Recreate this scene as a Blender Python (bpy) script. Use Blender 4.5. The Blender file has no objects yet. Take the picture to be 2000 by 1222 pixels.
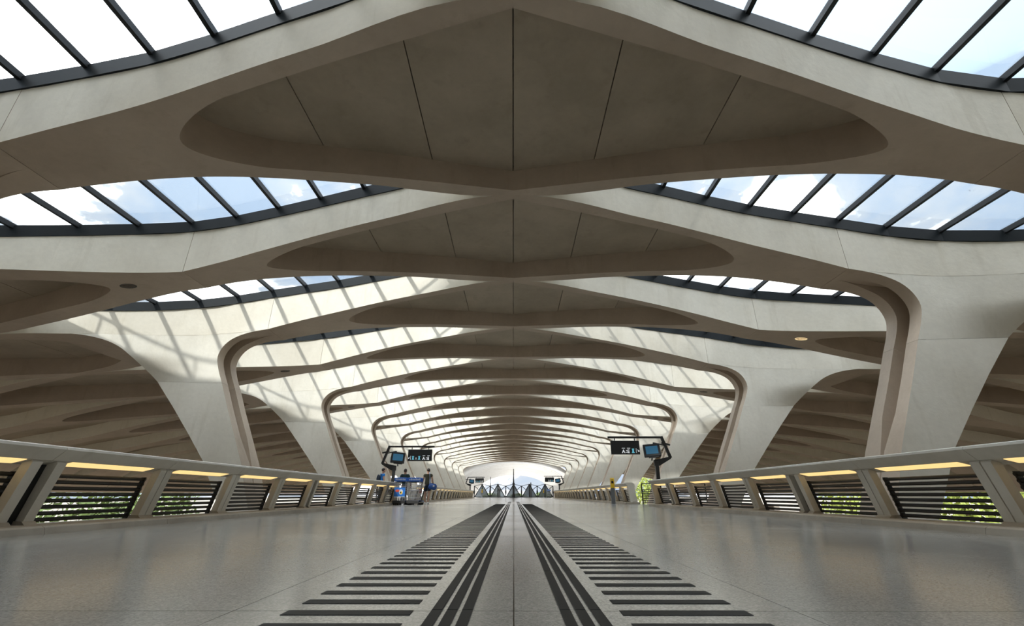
import bpy, bmesh, math, random
import numpy as np
from mathutils import Vector, Matrix

scene = bpy.context.scene
C = scene.collection
R = math.radians
random.seed(7)

# ------------------------------------------------------------------ camera, sky, sun, exposure
H = 0.43                      # eye height above the concourse floor
S = 5.86                      # height of the ridge soffit above the eye: unit of the roof lattice
cam_data = bpy.data.cameras.new('camera')
cam = bpy.data.objects.new('camera', cam_data)
C.objects.link(cam)
cam_data.lens = 16.0
cam_data.sensor_width = 36.0
cam_data.clip_end = 3000
cam.location = (0, 0, H)
cam.rotation_euler = (R(90 + 21.77), 0, R(0.19))
scene.camera = cam

world = bpy.data.worlds.new('sky')
scene.world = world
world.use_nodes = True
wn, wl = world.node_tree.nodes, world.node_tree.links
wn.clear()
w_out = wn.new('ShaderNodeOutputWorld')
w_bg = wn.new('ShaderNodeBackground')
w_tc = wn.new('ShaderNodeTexCoord')
w_map = wn.new('ShaderNodeMapping')
w_map.inputs['Scale'].default_value = (1.0, 1.0, 2.2)
w_noise = wn.new('ShaderNodeTexNoise')
w_noise.inputs['Scale'].default_value = 3.2
w_noise.inputs['Detail'].default_value = 9
w_noise.inputs['Roughness'].default_value = 0.58
w_noise.inputs['Distortion'].default_value = 0.4
w_ramp = wn.new('ShaderNodeValToRGB')
w_ramp.color_ramp.elements[0].position = 0.43
w_ramp.color_ramp.elements[0].color = (0.092, 0.116, 0.150, 1)
w_ramp.color_ramp.elements[1].position = 0.62
w_ramp.color_ramp.elements[1].color = (0.985, 0.99, 1.0, 1)
w_mid = w_ramp.color_ramp.elements.new(0.515)
w_mid.color = (0.125, 0.138, 0.155, 1)
wl.new(w_tc.outputs['Generated'], w_map.inputs['Vector'])
wl.new(w_map.outputs['Vector'], w_noise.inputs['Vector'])
wl.new(w_noise.outputs['Fac'], w_ramp.inputs['Fac'])
# overcast sky: the zenith is about three times as bright as the horizon
w_sep = wn.new('ShaderNodeSeparateXYZ')
wl.new(w_tc.outputs['Generated'], w_sep.inputs['Vector'])
w_mr = wn.new('ShaderNodeMapRange')
w_mr.inputs['To Min'].default_value = 0.34
w_mr.inputs['To Max'].default_value = 1.0
wl.new(w_sep.outputs['Z'], w_mr.inputs['Value'])
w_mul = wn.new('ShaderNodeMix')
w_mul.data_type = 'RGBA'
w_mul.blend_type = 'MULTIPLY'
w_mul.inputs['Factor'].default_value = 1.0
wl.new(w_ramp.outputs['Color'], w_mul.inputs['A'])
wl.new(w_mr.outputs['Result'], w_mul.inputs['B'])
wl.new(w_mul.outputs['Result'], w_bg.inputs['Color'])
wl.new(w_bg.outputs['Background'], w_out.inputs['Surface'])
w_bg.inputs['Strength'].default_value = 9.0

SUN_DIR = Vector((0.62, 1.0, -1.0)).normalized()
sun_data = bpy.data.lights.new('sun', 'SUN')
sun_data.energy = 2.3
sun_data.angle = R(2.4)
sun_data.color = (1.0, 0.965, 0.91)
sun = bpy.data.objects.new('sun', sun_data)
C.objects.link(sun)
sun.location = (-30, -40, 60)
sun.rotation_euler = SUN_DIR.to_track_quat('-Z', 'Y').to_euler()

vs = scene.view_settings
vs.view_transform = 'Standard'
vs.look = 'None'
vs.exposure = 0.87
vs.gamma = 1.0
vs.use_curve_mapping = False
scene.cycles.max_bounces = 10
scene.cycles.diffuse_bounces = 6
scene.cycles.transparent_max_bounces = 16
scene.cycles.caustics_reflective = False
scene.cycles.caustics_refractive = False
scene.cycles.use_denoising = True

# ------------------------------------------------------------------ materials
def new_mat(name):
    m = bpy.data.materials.new(name)
    m.use_nodes = True
    return m, m.node_tree.nodes, m.node_tree.links, m.node_tree.nodes['Principled BSDF']

def plain(name, col, rough=0.6, metal=0.0, emit=None, estr=0.0, var=0.06, scale=14.0, spec=0.5):
    m, n, l, b = new_mat(name)
    tc = n.new('ShaderNodeTexCoord'); nz = n.new('ShaderNodeTexNoise')
    nz.inputs['Scale'].default_value = scale; nz.inputs['Detail'].default_value = 4
    mr = n.new('ShaderNodeMapRange')
    mr.inputs['To Min'].default_value = 1 - var; mr.inputs['To Max'].default_value = 1 + var
    mx = n.new('ShaderNodeMix'); mx.data_type = 'RGBA'; mx.blend_type = 'MULTIPLY'
    mx.inputs['Factor'].default_value = 1.0
    mx.inputs['A'].default_value = (*col, 1)
    l.new(tc.outputs['Object'], nz.inputs['Vector'])
    l.new(nz.outputs['Fac'], mr.inputs['Value'])
    l.new(mr.outputs['Result'], mx.inputs['B'])
    l.new(mx.outputs['Result'], b.inputs['Base Color'])
    b.inputs['Roughness'].default_value = rough
    b.inputs['Metallic'].default_value = metal
    b.inputs['Specular IOR Level'].default_value = spec
    if emit:
        b.inputs['Emission Color'].default_value = (*emit, 1)
        b.inputs['Emission Strength'].default_value = estr
    return m

def concrete(name, col, stain, bump=0.015, rough=0.75, big=0.35):
    m, n, l, b = new_mat(name)
    tc = n.new('ShaderNodeTexCoord'); oi = n.new('ShaderNodeObjectInfo')
    off = n.new('ShaderNodeVectorMath'); off.operation = 'SCALE'
    off.inputs[0].default_value = (37.0, 53.0, 11.0)
    l.new(oi.outputs['Random'], off.inputs['Scale'])
    add = n.new('ShaderNodeVectorMath'); add.operation = 'ADD'
    l.new(tc.outputs['Object'], add.inputs[0]); l.new(off.outputs['Vector'], add.inputs[1])
    def noise(scale, detail, vec, rough=0.55):
        z = n.new('ShaderNodeTexNoise'); z.inputs['Scale'].default_value = scale
        z.inputs['Detail'].default_value = detail; z.inputs['Roughness'].default_value = rough
        l.new(vec, z.inputs['Vector']); return z
    n1 = noise(big, 6, add.outputs['Vector'], 0.6)
    n2 = noise(9.0, 5, add.outputs['Vector'])
    mp = n.new('ShaderNodeMapping'); mp.inputs['Scale'].default_value = (2.2, 2.2, 0.25)
    l.new(add.outputs['Vector'], mp.inputs['Vector'])
    n3 = noise(1.4, 7, mp.outputs['Vector'], 0.65)      # run-off streaks
    r1 = n.new('ShaderNodeValToRGB'); r1.color_ramp.elements[0].position = 0.36; r1.color_ramp.elements[1].position = 0.66
    l.new(n1.outputs['Fac'], r1.inputs['Fac'])
    r3 = n.new('ShaderNodeValToRGB'); r3.color_ramp.elements[0].position = 0.55; r3.color_ramp.elements[1].position = 0.8
    l.new(n3.outputs['Fac'], r3.inputs['Fac'])
    mx = n.new('ShaderNodeMix'); mx.data_type = 'RGBA'
    mx.inputs['A'].default_value = (*stain, 1); mx.inputs['B'].default_value = (*col, 1)
    l.new(r1.outputs['Color'], mx.inputs['Factor'])
    m2 = n.new('ShaderNodeMix'); m2.data_type = 'RGBA'
    m2.inputs['B'].default_value = (stain[0] * .8, stain[1] * .78, stain[2] * .72, 1)
    sc = n.new('ShaderNodeMath'); sc.operation = 'MULTIPLY'; sc.inputs[1].default_value = 0.55
    l.new(r3.outputs['Color'], sc.inputs[0]); l.new(sc.outputs[0], m2.inputs['Factor'])
    l.new(mx.outputs['Result'], m2.inputs['A'])
    mr = n.new('ShaderNodeMapRange'); mr.inputs['To Min'].default_value = 0.93; mr.inputs['To Max'].default_value = 1.07
    l.new(n2.outputs['Fac'], mr.inputs['Value'])
    m3 = n.new('ShaderNodeMix'); m3.data_type = 'RGBA'; m3.blend_type = 'MULTIPLY'; m3.inputs['Factor'].default_value = 1
    l.new(m2.outputs['Result'], m3.inputs['A']); l.new(mr.outputs['Result'], m3.inputs['B'])
    l.new(m3.outputs['Result'], b.inputs['Base Color'])
    b.inputs['Roughness'].default_value = rough
    bp = n.new('ShaderNodeBump'); bp.inputs['Strength'].default_value = 0.25; bp.inputs['Distance'].default_value = bump
    l.new(n2.outputs['Fac'], bp.inputs['Height']); l.new(bp.outputs['Normal'], b.inputs['Normal'])
    return m

def terrazzo(name, col, rough, light=0.12, coat=0.0):
    m, n, l, b = new_mat(name)
    g = n.new('ShaderNodeNewGeometry')
    v = n.new('ShaderNodeTexVoronoi'); v.inputs['Scale'].default_value = 130
    nz = n.new('ShaderNodeTexNoise'); nz.inputs['Scale'].default_value = 0.7; nz.inputs['Detail'].default_value = 5
    n2 = n.new('ShaderNodeTexNoise'); n2.inputs['Scale'].default_value = 240; n2.inputs['Detail'].default_value = 2
    for x in (v, nz, n2): l.new(g.outputs['Position'], x.inputs['Vector'])
    sep = n.new('ShaderNodeSeparateColor'); l.new(v.outputs['Color'], sep.inputs['Color'])
    mr = n.new('ShaderNodeMapRange'); mr.inputs['To Min'].default_value = 0.78; mr.inputs['To Max'].default_value = 1.24
    l.new(sep.outputs['Red'], mr.inputs['Value'])
    mr2 = n.new('ShaderNodeMapRange'); mr2.inputs['To Min'].default_value = 1 - light; mr2.inputs['To Max'].default_value = 1 + light
    l.new(nz.outputs['Fac'], mr2.inputs['Value'])
    mu = n.new('ShaderNodeMath'); mu.operation = 'MULTIPLY'
    l.new(mr.outputs['Result'], mu.inputs[0]); l.new(mr2.outputs['Result'], mu.inputs[1])
    mx = n.new('ShaderNodeMix'); mx.data_type = 'RGBA'; mx.blend_type = 'MULTIPLY'; mx.inputs['Factor'].default_value = 1
    mx.inputs['A'].default_value = (*col, 1); l.new(mu.outputs[0], mx.inputs['B'])
    l.new(mx.outputs['Result'], b.inputs['Base Color'])
    rr = n.new('ShaderNodeMapRange'); rr.inputs['To Min'].default_value = rough - 0.05; rr.inputs['To Max'].default_value = rough + 0.07
    l.new(nz.outputs['Fac'], rr.inputs['Value']); l.new(rr.outputs['Result'], b.inputs['Roughness'])
    bp = n.new('ShaderNodeBump'); bp.inputs['Strength'].default_value = 0.05; bp.inputs['Distance'].default_value = 0.001
    l.new(n2.outputs['Fac'], bp.inputs['Height']); l.new(bp.outputs['Normal'], b.inputs['Normal'])
    b.inputs['Specular IOR Level'].default_value = 0.5
    return m

def glass(name, tint, refl=0.06, dirt=0.06):
    m, n, l, b = new_mat(name)
    n.remove(b)
    out = n['Material Output']
    tr = n.new('ShaderNodeBsdfTransparent'); gl = n.new('ShaderNodeBsdfGlossy'); df = n.new('ShaderNodeBsdfDiffuse')
    tr.inputs['Color'].default_value = (*tint, 1)
    gl.inputs['Roughness'].default_value = 0.02
    df.inputs['Color'].default_value = (0.35, 0.36, 0.36, 1)
    fr = n.new('ShaderNodeFresnel'); fr.inputs['IOR'].default_value = 1.3
    m1 = n.new('ShaderNodeMixShader'); m2 = n.new('ShaderNodeMixShader')
    sc = n.new('ShaderNodeMath'); sc.operation = 'MULTIPLY'; sc.inputs[1].default_value = refl * 8
    sc.use_clamp = True
    l.new(fr.outputs['Fac'], sc.inputs[0]); l.new(sc.outputs[0], m1.inputs['Fac'])
    l.new(tr.outputs['BSDF'], m1.inputs[1]); l.new(gl.outputs['BSDF'], m1.inputs[2])
    tc = n.new('ShaderNodeTexCoord'); nz = n.new('ShaderNodeTexNoise')
    nz.inputs['Scale'].default_value = 6; nz.inputs['Detail'].default_value = 8; nz.inputs['Roughness'].default_value = 0.75
    l.new(tc.outputs['Object'], nz.inputs['Vector'])
    rp = n.new('ShaderNodeValToRGB'); rp.color_ramp.elements[0].position = 0.66; rp.color_ramp.elements[1].position = 0.74
    rp.color_ramp.elements[1].color = (0.5, 0.5, 0.5, 1); rp.color_ramp.elements[0].color = (dirt, dirt, dirt, 1)
    l.new(nz.outputs['Fac'], rp.inputs['Fac']); l.new(rp.outputs['Color'], m2.inputs['Fac'])
    l.new(m1.outputs['Shader'], m2.inputs[1]); l.new(df.outputs['BSDF'], m2.inputs[2])
    l.new(m2.outputs['Shader'], out.inputs['Surface'])
    return m

M = {}
M['concrete'] = concrete('pale cast concrete', (0.83, 0.79, 0.69), (0.70, 0.65, 0.545))
M['flange'] = concrete('rough warm concrete', (0.55, 0.455, 0.355), (0.455, 0.37, 0.285), big=0.6)  # warmer finish, also darkened so its colour carries the soffit shade
M['column'] = concrete('pale cast concrete column', (0.83, 0.795, 0.705), (0.72, 0.68, 0.585), big=0.5)
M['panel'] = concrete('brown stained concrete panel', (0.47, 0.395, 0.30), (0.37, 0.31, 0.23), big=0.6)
M['rail_concrete'] = concrete('grey precast concrete', (0.70, 0.67, 0.60), (0.62, 0.585, 0.51), big=0.9)
M['curb_concrete'] = concrete('worn curb concrete', (0.47, 0.43, 0.36), (0.36, 0.32, 0.26), big=1.2)
M['platform'] = concrete('platform concrete', (0.66, 0.57, 0.47), (0.54, 0.46, 0.37), big=0.15)
M['hall'] = concrete('hall concrete', (0.55, 0.53, 0.48), (0.47, 0.45, 0.4), big=0.1)
M['vault'] = concrete('white concrete', (0.62, 0.605, 0.57), (0.56, 0.54, 0.50), big=0.2)
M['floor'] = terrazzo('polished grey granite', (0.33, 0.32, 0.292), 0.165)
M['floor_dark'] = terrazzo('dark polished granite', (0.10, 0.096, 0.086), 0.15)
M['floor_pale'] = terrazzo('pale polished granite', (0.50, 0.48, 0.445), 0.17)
M['joint'] = plain('dark joint', (0.06, 0.055, 0.05), 0.9)
M['tactile'] = plain('black rubber', (0.017, 0.0165, 0.016), 0.6, var=0.2, scale=40, spec=0.25)
M['dark_metal'] = plain('dark green painted steel', (0.014, 0.018, 0.021), 0.55, 0.0, var=0.25, scale=3, spec=0.2)
M['mullion'] = plain('black painted steel', (0.02, 0.022, 0.024), 0.5, 0.0, spec=0.3)
M['black_metal'] = plain('satin black steel', (0.012, 0.012, 0.012), 0.4)
M['glass'] = glass('roof glass', (0.96, 0.98, 0.985), dirt=0.03)
M['gate_glass'] = glass('tinted glass', (0.42, 0.45, 0.46), refl=0.1, dirt=0.3)
M['led'] = plain('warm lamp diffuser', (0.75, 0.6, 0.35), 0.5, emit=(1.0, 0.68, 0.27), estr=0.58, var=0.02)
M['lamp_dark'] = plain('recessed lamp housing', (0.10, 0.085, 0.07), 0.6)
M['lamp_lit'] = plain('lit lamp lens', (0.9, 0.8, 0.55), 0.5, emit=(1.0, 0.75, 0.4), estr=0.4)
M['screen'] = plain('blue monitor screen', (0.01, 0.03, 0.06), 0.25, emit=(0.03, 0.12, 0.20), estr=0.4, var=0.3, scale=4)
M['sign_black'] = plain('black sign panel', (0.010, 0.011, 0.012), 0.45)
M['white_paint'] = plain('white paint', (0.8, 0.8, 0.78), 0.5)
M['sign_white'] = plain('backlit white sign print', (0.75, 0.76, 0.77), 0.5, emit=(0.9, 0.95, 1.0), estr=0.25)
M['sign_cyan'] = plain('backlit cyan sign print', (0.18, 0.62, 0.80), 0.5, emit=(0.2, 0.7, 0.9), estr=0.2)
M['yellow'] = plain('yellow paint', (0.80, 0.50, 0.02), 0.4)
M['grey_paint'] = plain('grey paint', (0.14, 0.15, 0.16), 0.5)
M['steel'] = plain('brushed steel', (0.45, 0.45, 0.46), 0.35, 0.9)
M['blue_plastic'] = plain('blue plastic', (0.02, 0.12, 0.50), 0.4)
M['poster_blue'] = plain('blue poster print', (0.03, 0.16, 0.50), 0.35, var=0.5, scale=5)
M['red'] = plain('red print', (0.62, 0.08, 0.04), 0.5)
M['orange'] = plain('orange plastic', (0.75, 0.22, 0.03), 0.45)
M['rubber'] = plain('black rubber wheel', (0.02, 0.02, 0.02), 0.7)
M['skin'] = plain('skin', (0.50, 0.29, 0.20), 0.55)
M['skin_dark'] = plain('tanned skin', (0.30, 0.16, 0.10), 0.55)
M['hair'] = plain('dark brown hair', (0.025, 0.015, 0.010), 0.6, var=0.3, scale=60)
M['olive'] = plain('olive cotton', (0.075, 0.072, 0.045), 0.9)
M['navy'] = plain('dark navy cotton', (0.02, 0.03, 0.045), 0.9)
M['teal'] = plain('dark teal cotton', (0.018, 0.045, 0.05), 0.9)
M['blue_cloth'] = plain('bright blue cotton', (0.02, 0.20, 0.60), 0.9)
M['bag_blue'] = plain('blue nylon', (0.03, 0.10, 0.34), 0.6)
M['strap'] = plain('pale blue webbing', (0.45, 0.52, 0.68), 0.8)
M['bark'] = plain('bark', (0.12, 0.08, 0.05), 0.9, var=0.3)
M['leaf'] = plain('green leaves', (0.10, 0.15, 0.035), 0.7, var=0.5, scale=1.5)
M['leaf_bright'] = plain('yellow green leaves', (0.24, 0.29, 0.05), 0.7, var=0.4, scale=1.5)
M['ground'] = plain('gravel ground', (0.25, 0.22, 0.17), 0.95, var=0.25, scale=0.05)
M['train_white'] = plain('white train paint', (0.75, 0.76, 0.78), 0.35)
M['train_glass'] = plain('dark train window', (0.012, 0.015, 0.02), 0.1)

# ------------------------------------------------------------------ object helpers
def mesh_of(name, verts, faces, mat=None, sharp=35, smooth=True):
    me = bpy.data.meshes.new(name)
    me.from_pydata([tuple(v) for v in verts], [], faces)
    bm = bmesh.new(); bm.from_mesh(me)
    bmesh.ops.remove_doubles(bm, verts=bm.verts, dist=1e-5)
    bmesh.ops.dissolve_degenerate(bm, edges=bm.edges, dist=1e-6)
    bmesh.ops.recalc_face_normals(bm, faces=bm.faces)
    bm.to_mesh(me); bm.free()
    if smooth:
        me.polygons.foreach_set('use_smooth', [True] * len(me.polygons))
        me.set_sharp_from_angle(angle=R(sharp))
    if mat: me.materials.append(M[mat])
    me.update()
    return me

def link(name, data, parent=None, loc=(0, 0, 0), rot=(0, 0, 0)):
    o = bpy.data.objects.new(name, data)
    C.objects.link(o)
    o.location = loc
    o.rotation_euler = rot
    if parent: o.parent = parent
    return o

def thing(name, label, cat, loc=(0, 0, 0), group=None, rotz=0.0):
    o = link(name, None, None, loc, (0, 0, rotz))
    o['label'] = label; o['category'] = cat
    if group: o['group'] = group
    return o

def tag(o, label, cat, group=None):
    o['label'] = label; o['category'] = cat
    if group: o['group'] = group
    return o

def struct(name, me, loc=(0, 0, 0), label=None):
    o = link(name, me, None, loc)
    o['kind'] = 'structure'
    if label: o['label'] = label
    return o

class MB:
    """collects shapes for ONE mesh"""
    def __init__(s): s.v = []; s.f = []
    def add(s, vs, fs):
        k = len(s.v); s.v += [tuple(v) for v in vs]; s.f += [tuple(i + k for i in f) for f in fs]; return s
    def box(s, x0, x1, y0, y1, z0, z1):
        vs = [(x, y, z) for x in (x0, x1) for y in (y0, y1) for z in (z0, z1)]
        return s.add(vs, [(0, 1, 3, 2), (4, 6, 7, 5), (0, 4, 5, 1), (2, 3, 7, 6), (0, 2, 6, 4), (1, 5, 7, 3)])
    def bevbox(s, x0, x1, y0, y1, z0, z1, b):
        me = bmesh.new()
        bmesh.ops.create_cube(me, size=1)
        for v in me.verts:
            v.co = Vector((x0 + (v.co.x + .5) * (x1 - x0), y0 + (v.co.y + .5) * (y1 - y0), z0 + (v.co.z + .5) * (z1 - z0)))
        bmesh.ops.bevel(me, geom=me.edges[:], offset=b, segments=1, affect='EDGES')
        me.verts.index_update()
        s.add([v.co[:] for v in me.verts], [tuple(v.index for v in f.verts) for f in me.faces]); me.free()
        return s
    def prism(s, poly, y0, y1, axis='y'):
        """poly in the plane across `axis`"""
        n = len(poly)
        if axis == 'y': mk = lambda p, t: (p[0], t, p[1])
        elif axis == 'x': mk = lambda p, t: (t, p[0], p[1])
        else: mk = lambda p, t: (p[0], p[1], t)
        vs = [mk(p, y0) for p in poly] + [mk(p, y1) for p in poly]
        fs = [tuple(range(n - 1, -1, -1)), tuple(range(n, 2 * n))]
        fs += [(i, (i + 1) % n, n + (i + 1) % n, n + i) for i in range(n)]
        return s.add(vs, fs)
    def tube(s, pts, r, n=8, closed=False, flat=None):
        pts = [Vector(p) for p in pts]
        rs = r if isinstance(r, (list, tuple)) else [r] * len(pts)
        vs = []; fs = []
        up = Vector((0, 0, 1))
        for i, p in enumerate(pts):
            a = pts[max(i - 1, 0)] if not closed else pts[i - 1]
            b = pts[min(i + 1, len(pts) - 1)] if not closed else pts[(i + 1) % len(pts)]
            d = (b - a).normalized()
            u = d.cross(up)
            if u.length < 1e-3: u = d.cross(Vector((1, 0, 0)))
            u.normalize(); w = u.cross(d)
            for j in range(n):
                t = 2 * math.pi * (j + .5) / n
                vs.append(p + (u * math.cos(t) + w * math.sin(t)) * rs[i])
        m = len(pts)
        for i in range(m if closed else m - 1):
            for j in range(n):
                a = i * n + j; b = i * n + (j + 1) % n
                c = ((i + 1) % m) * n + (j + 1) % n; d = ((i + 1) % m) * n + j
                fs.append((a, b, c, d))
        if not closed:
            fs.append(tuple(range(n - 1, -1, -1))); fs.append(tuple((m - 1) * n + j for j in range(n)))
        return s.add(vs, fs)
    def bar(s, a, b, w, h):
        """rectangular bar from a to b, w across, h in the upright direction"""
        a, b = Vector(a), Vector(b); d = (b - a).normalized()
        u = d.cross(Vector((0, 0, 1)))
        if u.length < 1e-3: u = Vector((1, 0, 0))
        u.normalize(); k = u.cross(d)
        vs = [p + u * sx * w / 2 + k * sz * h / 2 for p in (a, b) for sx, sz in ((-1, -1), (1, -1), (1, 1), (-1, 1))]
        return s.add(vs, [(3, 2, 1, 0), (4, 5, 6, 7), (0, 1, 5, 4), (1, 2, 6, 5), (2, 3, 7, 6), (3, 0, 4, 7)])
    def ellipsoid(s, c, r, nu=12, nv=8):
        vs = []; fs = []
        for i in range(nv + 1):
            a = math.pi * i / nv
            for j in range(nu):
                b = 2 * math.pi * j / nu
                vs.append((c[0] + r[0] * math.sin(a) * math.cos(b), c[1] + r[1] * math.sin(a) * math.sin(b), c[2] + r[2] * math.cos(a)))
        for i in range(nv):
            for j in range(nu):
                fs.append((i * nu + j, i * nu + (j + 1) % nu, (i + 1) * nu + (j + 1) % nu, (i + 1) * nu + j))
        return s.add(vs, fs)
    def mesh(s, name, mat=None, sharp=35, smooth=True):
        return mesh_of(name, s.v, s.f, mat, sharp, smooth)
    def build(s, name, mat, parent=None, loc=(0, 0, 0), rot=(0, 0, 0), sharp=35, smooth=True):
        return link(name, s.mesh(name, mat, sharp, smooth), parent, loc, rot)

def pchip(xs, ys):
    xs = np.array(xs, float); ys = np.array(ys, float)
    h = np.diff(xs); d = np.diff(ys) / h
    m = np.zeros(len(xs)); m[0] = d[0]; m[-1] = d[-1]
    for i in range(1, len(xs) - 1):
        if d[i - 1] * d[i] > 0:
            w1 = 2 * h[i] + h[i - 1]; w2 = h[i] + 2 * h[i - 1]
            m[i] = (w1 + w2) / (w1 / d[i - 1] + w2 / d[i])
    def f(x):
        i = int(np.clip(np.searchsorted(xs, x) - 1, 0, len(xs) - 2))
        t = (x - xs[i]) / h[i]
        return float((1 + 2 * t) * (1 - t) ** 2 * ys[i] + t * (1 - t) ** 2 * h[i] * m[i] + t * t * (3 - 2 * t) * ys[i + 1] + t * t * (t - 1) * h[i] * m[i + 1])
    return f

ORD = ['', 'first', 'second', 'third', 'fourth', 'fifth', 'sixth', 'seventh', 'eighth', 'ninth', 'tenth', 'eleventh',
       'twelfth', 'thirteenth', 'fourteenth', 'fifteenth', 'sixteenth', 'seventeenth', 'eighteenth', 'nineteenth',
       'twentieth', 'twenty-first', 'twenty-second', 'twenty-third']

# ------------------------------------------------------------------ roof lattice: profile functions (unit S)
P = 0.70                       # pitch of the ribs
KMIN, KMAX = -1, 21
XE = 5.34                      # half width of the roof
def row_y(k): return 0.31 + P * k
def col_side(k): return -1 if k % 2 else 1           # columns stand alternately left and right

def zb(x):                     # soffit height above the eye
    x = abs(x)
    if x < 1.33: return 1 - .055 * x - .04 * x ** 3
    if x < 2.7: return .8326 - .1 * (x - 1.33)
    return .6956 - .1 * (x - 2.7) - .03 * (x - 2.7) ** 2 - .22 * max(0, x - 4.4) ** 2
_zt = pchip([0, .4, .8, 1.33, 1.68, 1.93, 2.3, 2.7, 3.3, 4.05, 4.5, 4.9, 5.4], [1.11, 1.098, 1.073, 1.022, .961, .912, .86, .82, .765, .645, .55, .42, .14])
def zt(x): return _zt(abs(x))
_gn = pchip([0, .061, .5, 1.0, 1.2, 1.33, 1.45, 1.65, 1.9, 2.2, 2.45, 2.6, 2.7], [.35, .35, .2425, .12, .085, .077, .092, .14, .212, .29, .342, .35, .35])
_gc = pchip([0, .061, .5, 1.0, 1.2, 1.33, 1.5, 1.65, 1.8, 2.0, 2.2, 2.45, 2.6, 2.7], [.35, .35, .2455, .13, .106, .094, .087, .095, .13, .2, .275, .342, .35, .35])
def g(x, c):
    x = abs(x)
    if x > 2.7: x = 5.4 - x; return _gn(x)
    return _gc(x) if c else _gn(x)
def cof(d, tip, rnd):
    if d >= tip: return 0.0
    h = .325 - .255 * d
    x0 = tip - rnd
    if d > x0: h *= math.sqrt(max(0.0, 1 - ((d - x0) / rnd) ** 2))
    return h
def h_(x, c):
    x = abs(x)
    if x < 1.2: return cof(x, .93 if c else 1.04, .2)
    if x < 2.7: return cof(2.7 - x, .5 if c else 1.02, .3 if c else .2)
    return cof(x - 2.7, 1.02, .2)

def samples(x0, x1, c, step=.06):
    xs = set(np.round(np.linspace(x0, x1, max(3, int((x1 - x0) / step))), 4))
    tips = [(.93 if c else 1.04, -.2), (2.7 - (.5 if c else 1.02), .3 if c else .2), (3.72, -.2)]
    for t, w in tips:
        for q in (0, .015, .05, .1, .17, .26, .38, .52, .7, .85, 1.0):
            xs.add(round(t + w * q, 4))
    for q in (1.33, 2.7, .061): xs.add(q)
    return sorted(x for x in xs if x0 - 1e-6 <= x <= x1 + 1e-6)

def W(x, y, z): return (x * S, y * S, z * S)

def rib_piece(sx, c, x0, x1, mb):
    """solid rib lattice between x0 and x1 on side sx, around y=0; z relative to the eye"""
    xs = samples(x0, x1, c)
    prev = None
    for x in xs:
        G, Hh = g(x, c), h_(x, c); b, t = zb(x), zt(x)
        row = {}
        for s in (-1, 1):
            row[s] = [W(sx * x, s * G, b), W(sx * x, s * Hh, b), W(sx * x, s * Hh, t), W(sx * x, s * G, t)]
        row['h'] = Hh
        if prev is not None:
            for s in (-1, 1):
                a, d = prev[s], row[s]
                mb.add([a[0], a[1], d[1], d[0]], [(0, 1, 2, 3)])
                mb.add([a[3], a[2], d[2], d[3]], [(0, 1, 2, 3)])
                mb.add([a[0], d[0], d[3], a[3]], [(0, 1, 2, 3)])
                if prev['h'] > 1e-6 or row['h'] > 1e-6:
                    mb.add([a[1], d[1], d[2], a[2]], [(0, 1, 2, 3)])
        if x in (xs[0], xs[-1]) and x > 1e-6:
            for s in (-1, 1):
                mb.add(row[s], [(0, 1, 2, 3)])
        prev = row

JX = 1.33                      # construction joint at the waist
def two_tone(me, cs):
    # smooth pale outer faces; rough warm soffits and coffer walls, darkened in place of shade
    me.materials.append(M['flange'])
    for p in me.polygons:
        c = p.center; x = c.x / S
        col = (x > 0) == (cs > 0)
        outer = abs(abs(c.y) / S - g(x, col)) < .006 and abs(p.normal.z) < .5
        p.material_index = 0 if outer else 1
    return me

def rib_mesh(cs):
    out = {}
    mb = MB()
    for sx in (-1, 1): rib_piece(sx, sx == cs, 0, JX - .0008, mb)
    for sx in (-1, 1):
        prev = None
        for x in samples(0, 1.1, sx == cs):
            e = h_(x, sx == cs) + .01
            row = [W(sx * x, -e, zt(x) - .003), W(sx * x, e, zt(x) - .003)]
            if prev: mb.add([prev[0], prev[1], row[1], row[0]], [(0, 1, 2, 3)])
            prev = row
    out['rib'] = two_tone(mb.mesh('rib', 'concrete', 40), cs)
    for sx in (-1, 1):
        mb = MB(); rib_piece(sx, sx == cs, JX + .0008, XE, mb)
        prev = None
        for x in samples(1.6, 3.8, sx == cs):
            e = h_(x, sx == cs) + .01
            row = [W(sx * x, -e, zt(x) - .003), W(sx * x, e, zt(x) - .003)]
            if prev: mb.add([prev[0], prev[1], row[1], row[0]], [(0, 1, 2, 3)])
            prev = row
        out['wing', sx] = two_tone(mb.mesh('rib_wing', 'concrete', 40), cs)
    return out

# column: elevation curves (x, z), seam at the springing joint
def resample(pts, n):
    pts = [Vector((p[0], p[1])) for p in pts]
    # Catmull-Rom densify
    d = []
    for i in range(len(pts) - 1):
        p0 = pts[max(i - 1, 0)]; p1 = pts[i]; p2 = pts[i + 1]; p3 = pts[min(i + 2, len(pts) - 1)]
        for j in range(10):
            t = j / 10
            d.append(.5 * ((2 * p1) + (p2 - p0) * t + (2 * p0 - 5 * p1 + 4 * p2 - p3) * t * t + (3 * p1 - p0 - 3 * p2 + p3) * t ** 3))
    d.append(pts[-1])
    L = [0]
    for i in range(1, len(d)): L.append(L[-1] + (d[i] - d[i - 1]).length)
    out = []
    for k in range(n):
        t = L[-1] * k / (n - 1); i = 0
        while i < len(L) - 2 and L[i + 1] < t: i += 1
        q = (t - L[i]) / max(1e-9, L[i + 1] - L[i])
        out.append(d[i].lerp(d[i + 1], q))
    return out
INNER_UP = [(1.514, .54), (1.548, .61), (1.568, .675), (1.556, .73), (1.52, .775), (1.46, .806), (1.39, .824), (1.33, zb(1.33) - .0005)]
OUTER_UP = [(1.845, .545), (1.955, .66), (2.03, .713), (2.11, .738), (2.2, .745), (2.31, zb(2.31) - .0005)]
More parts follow.
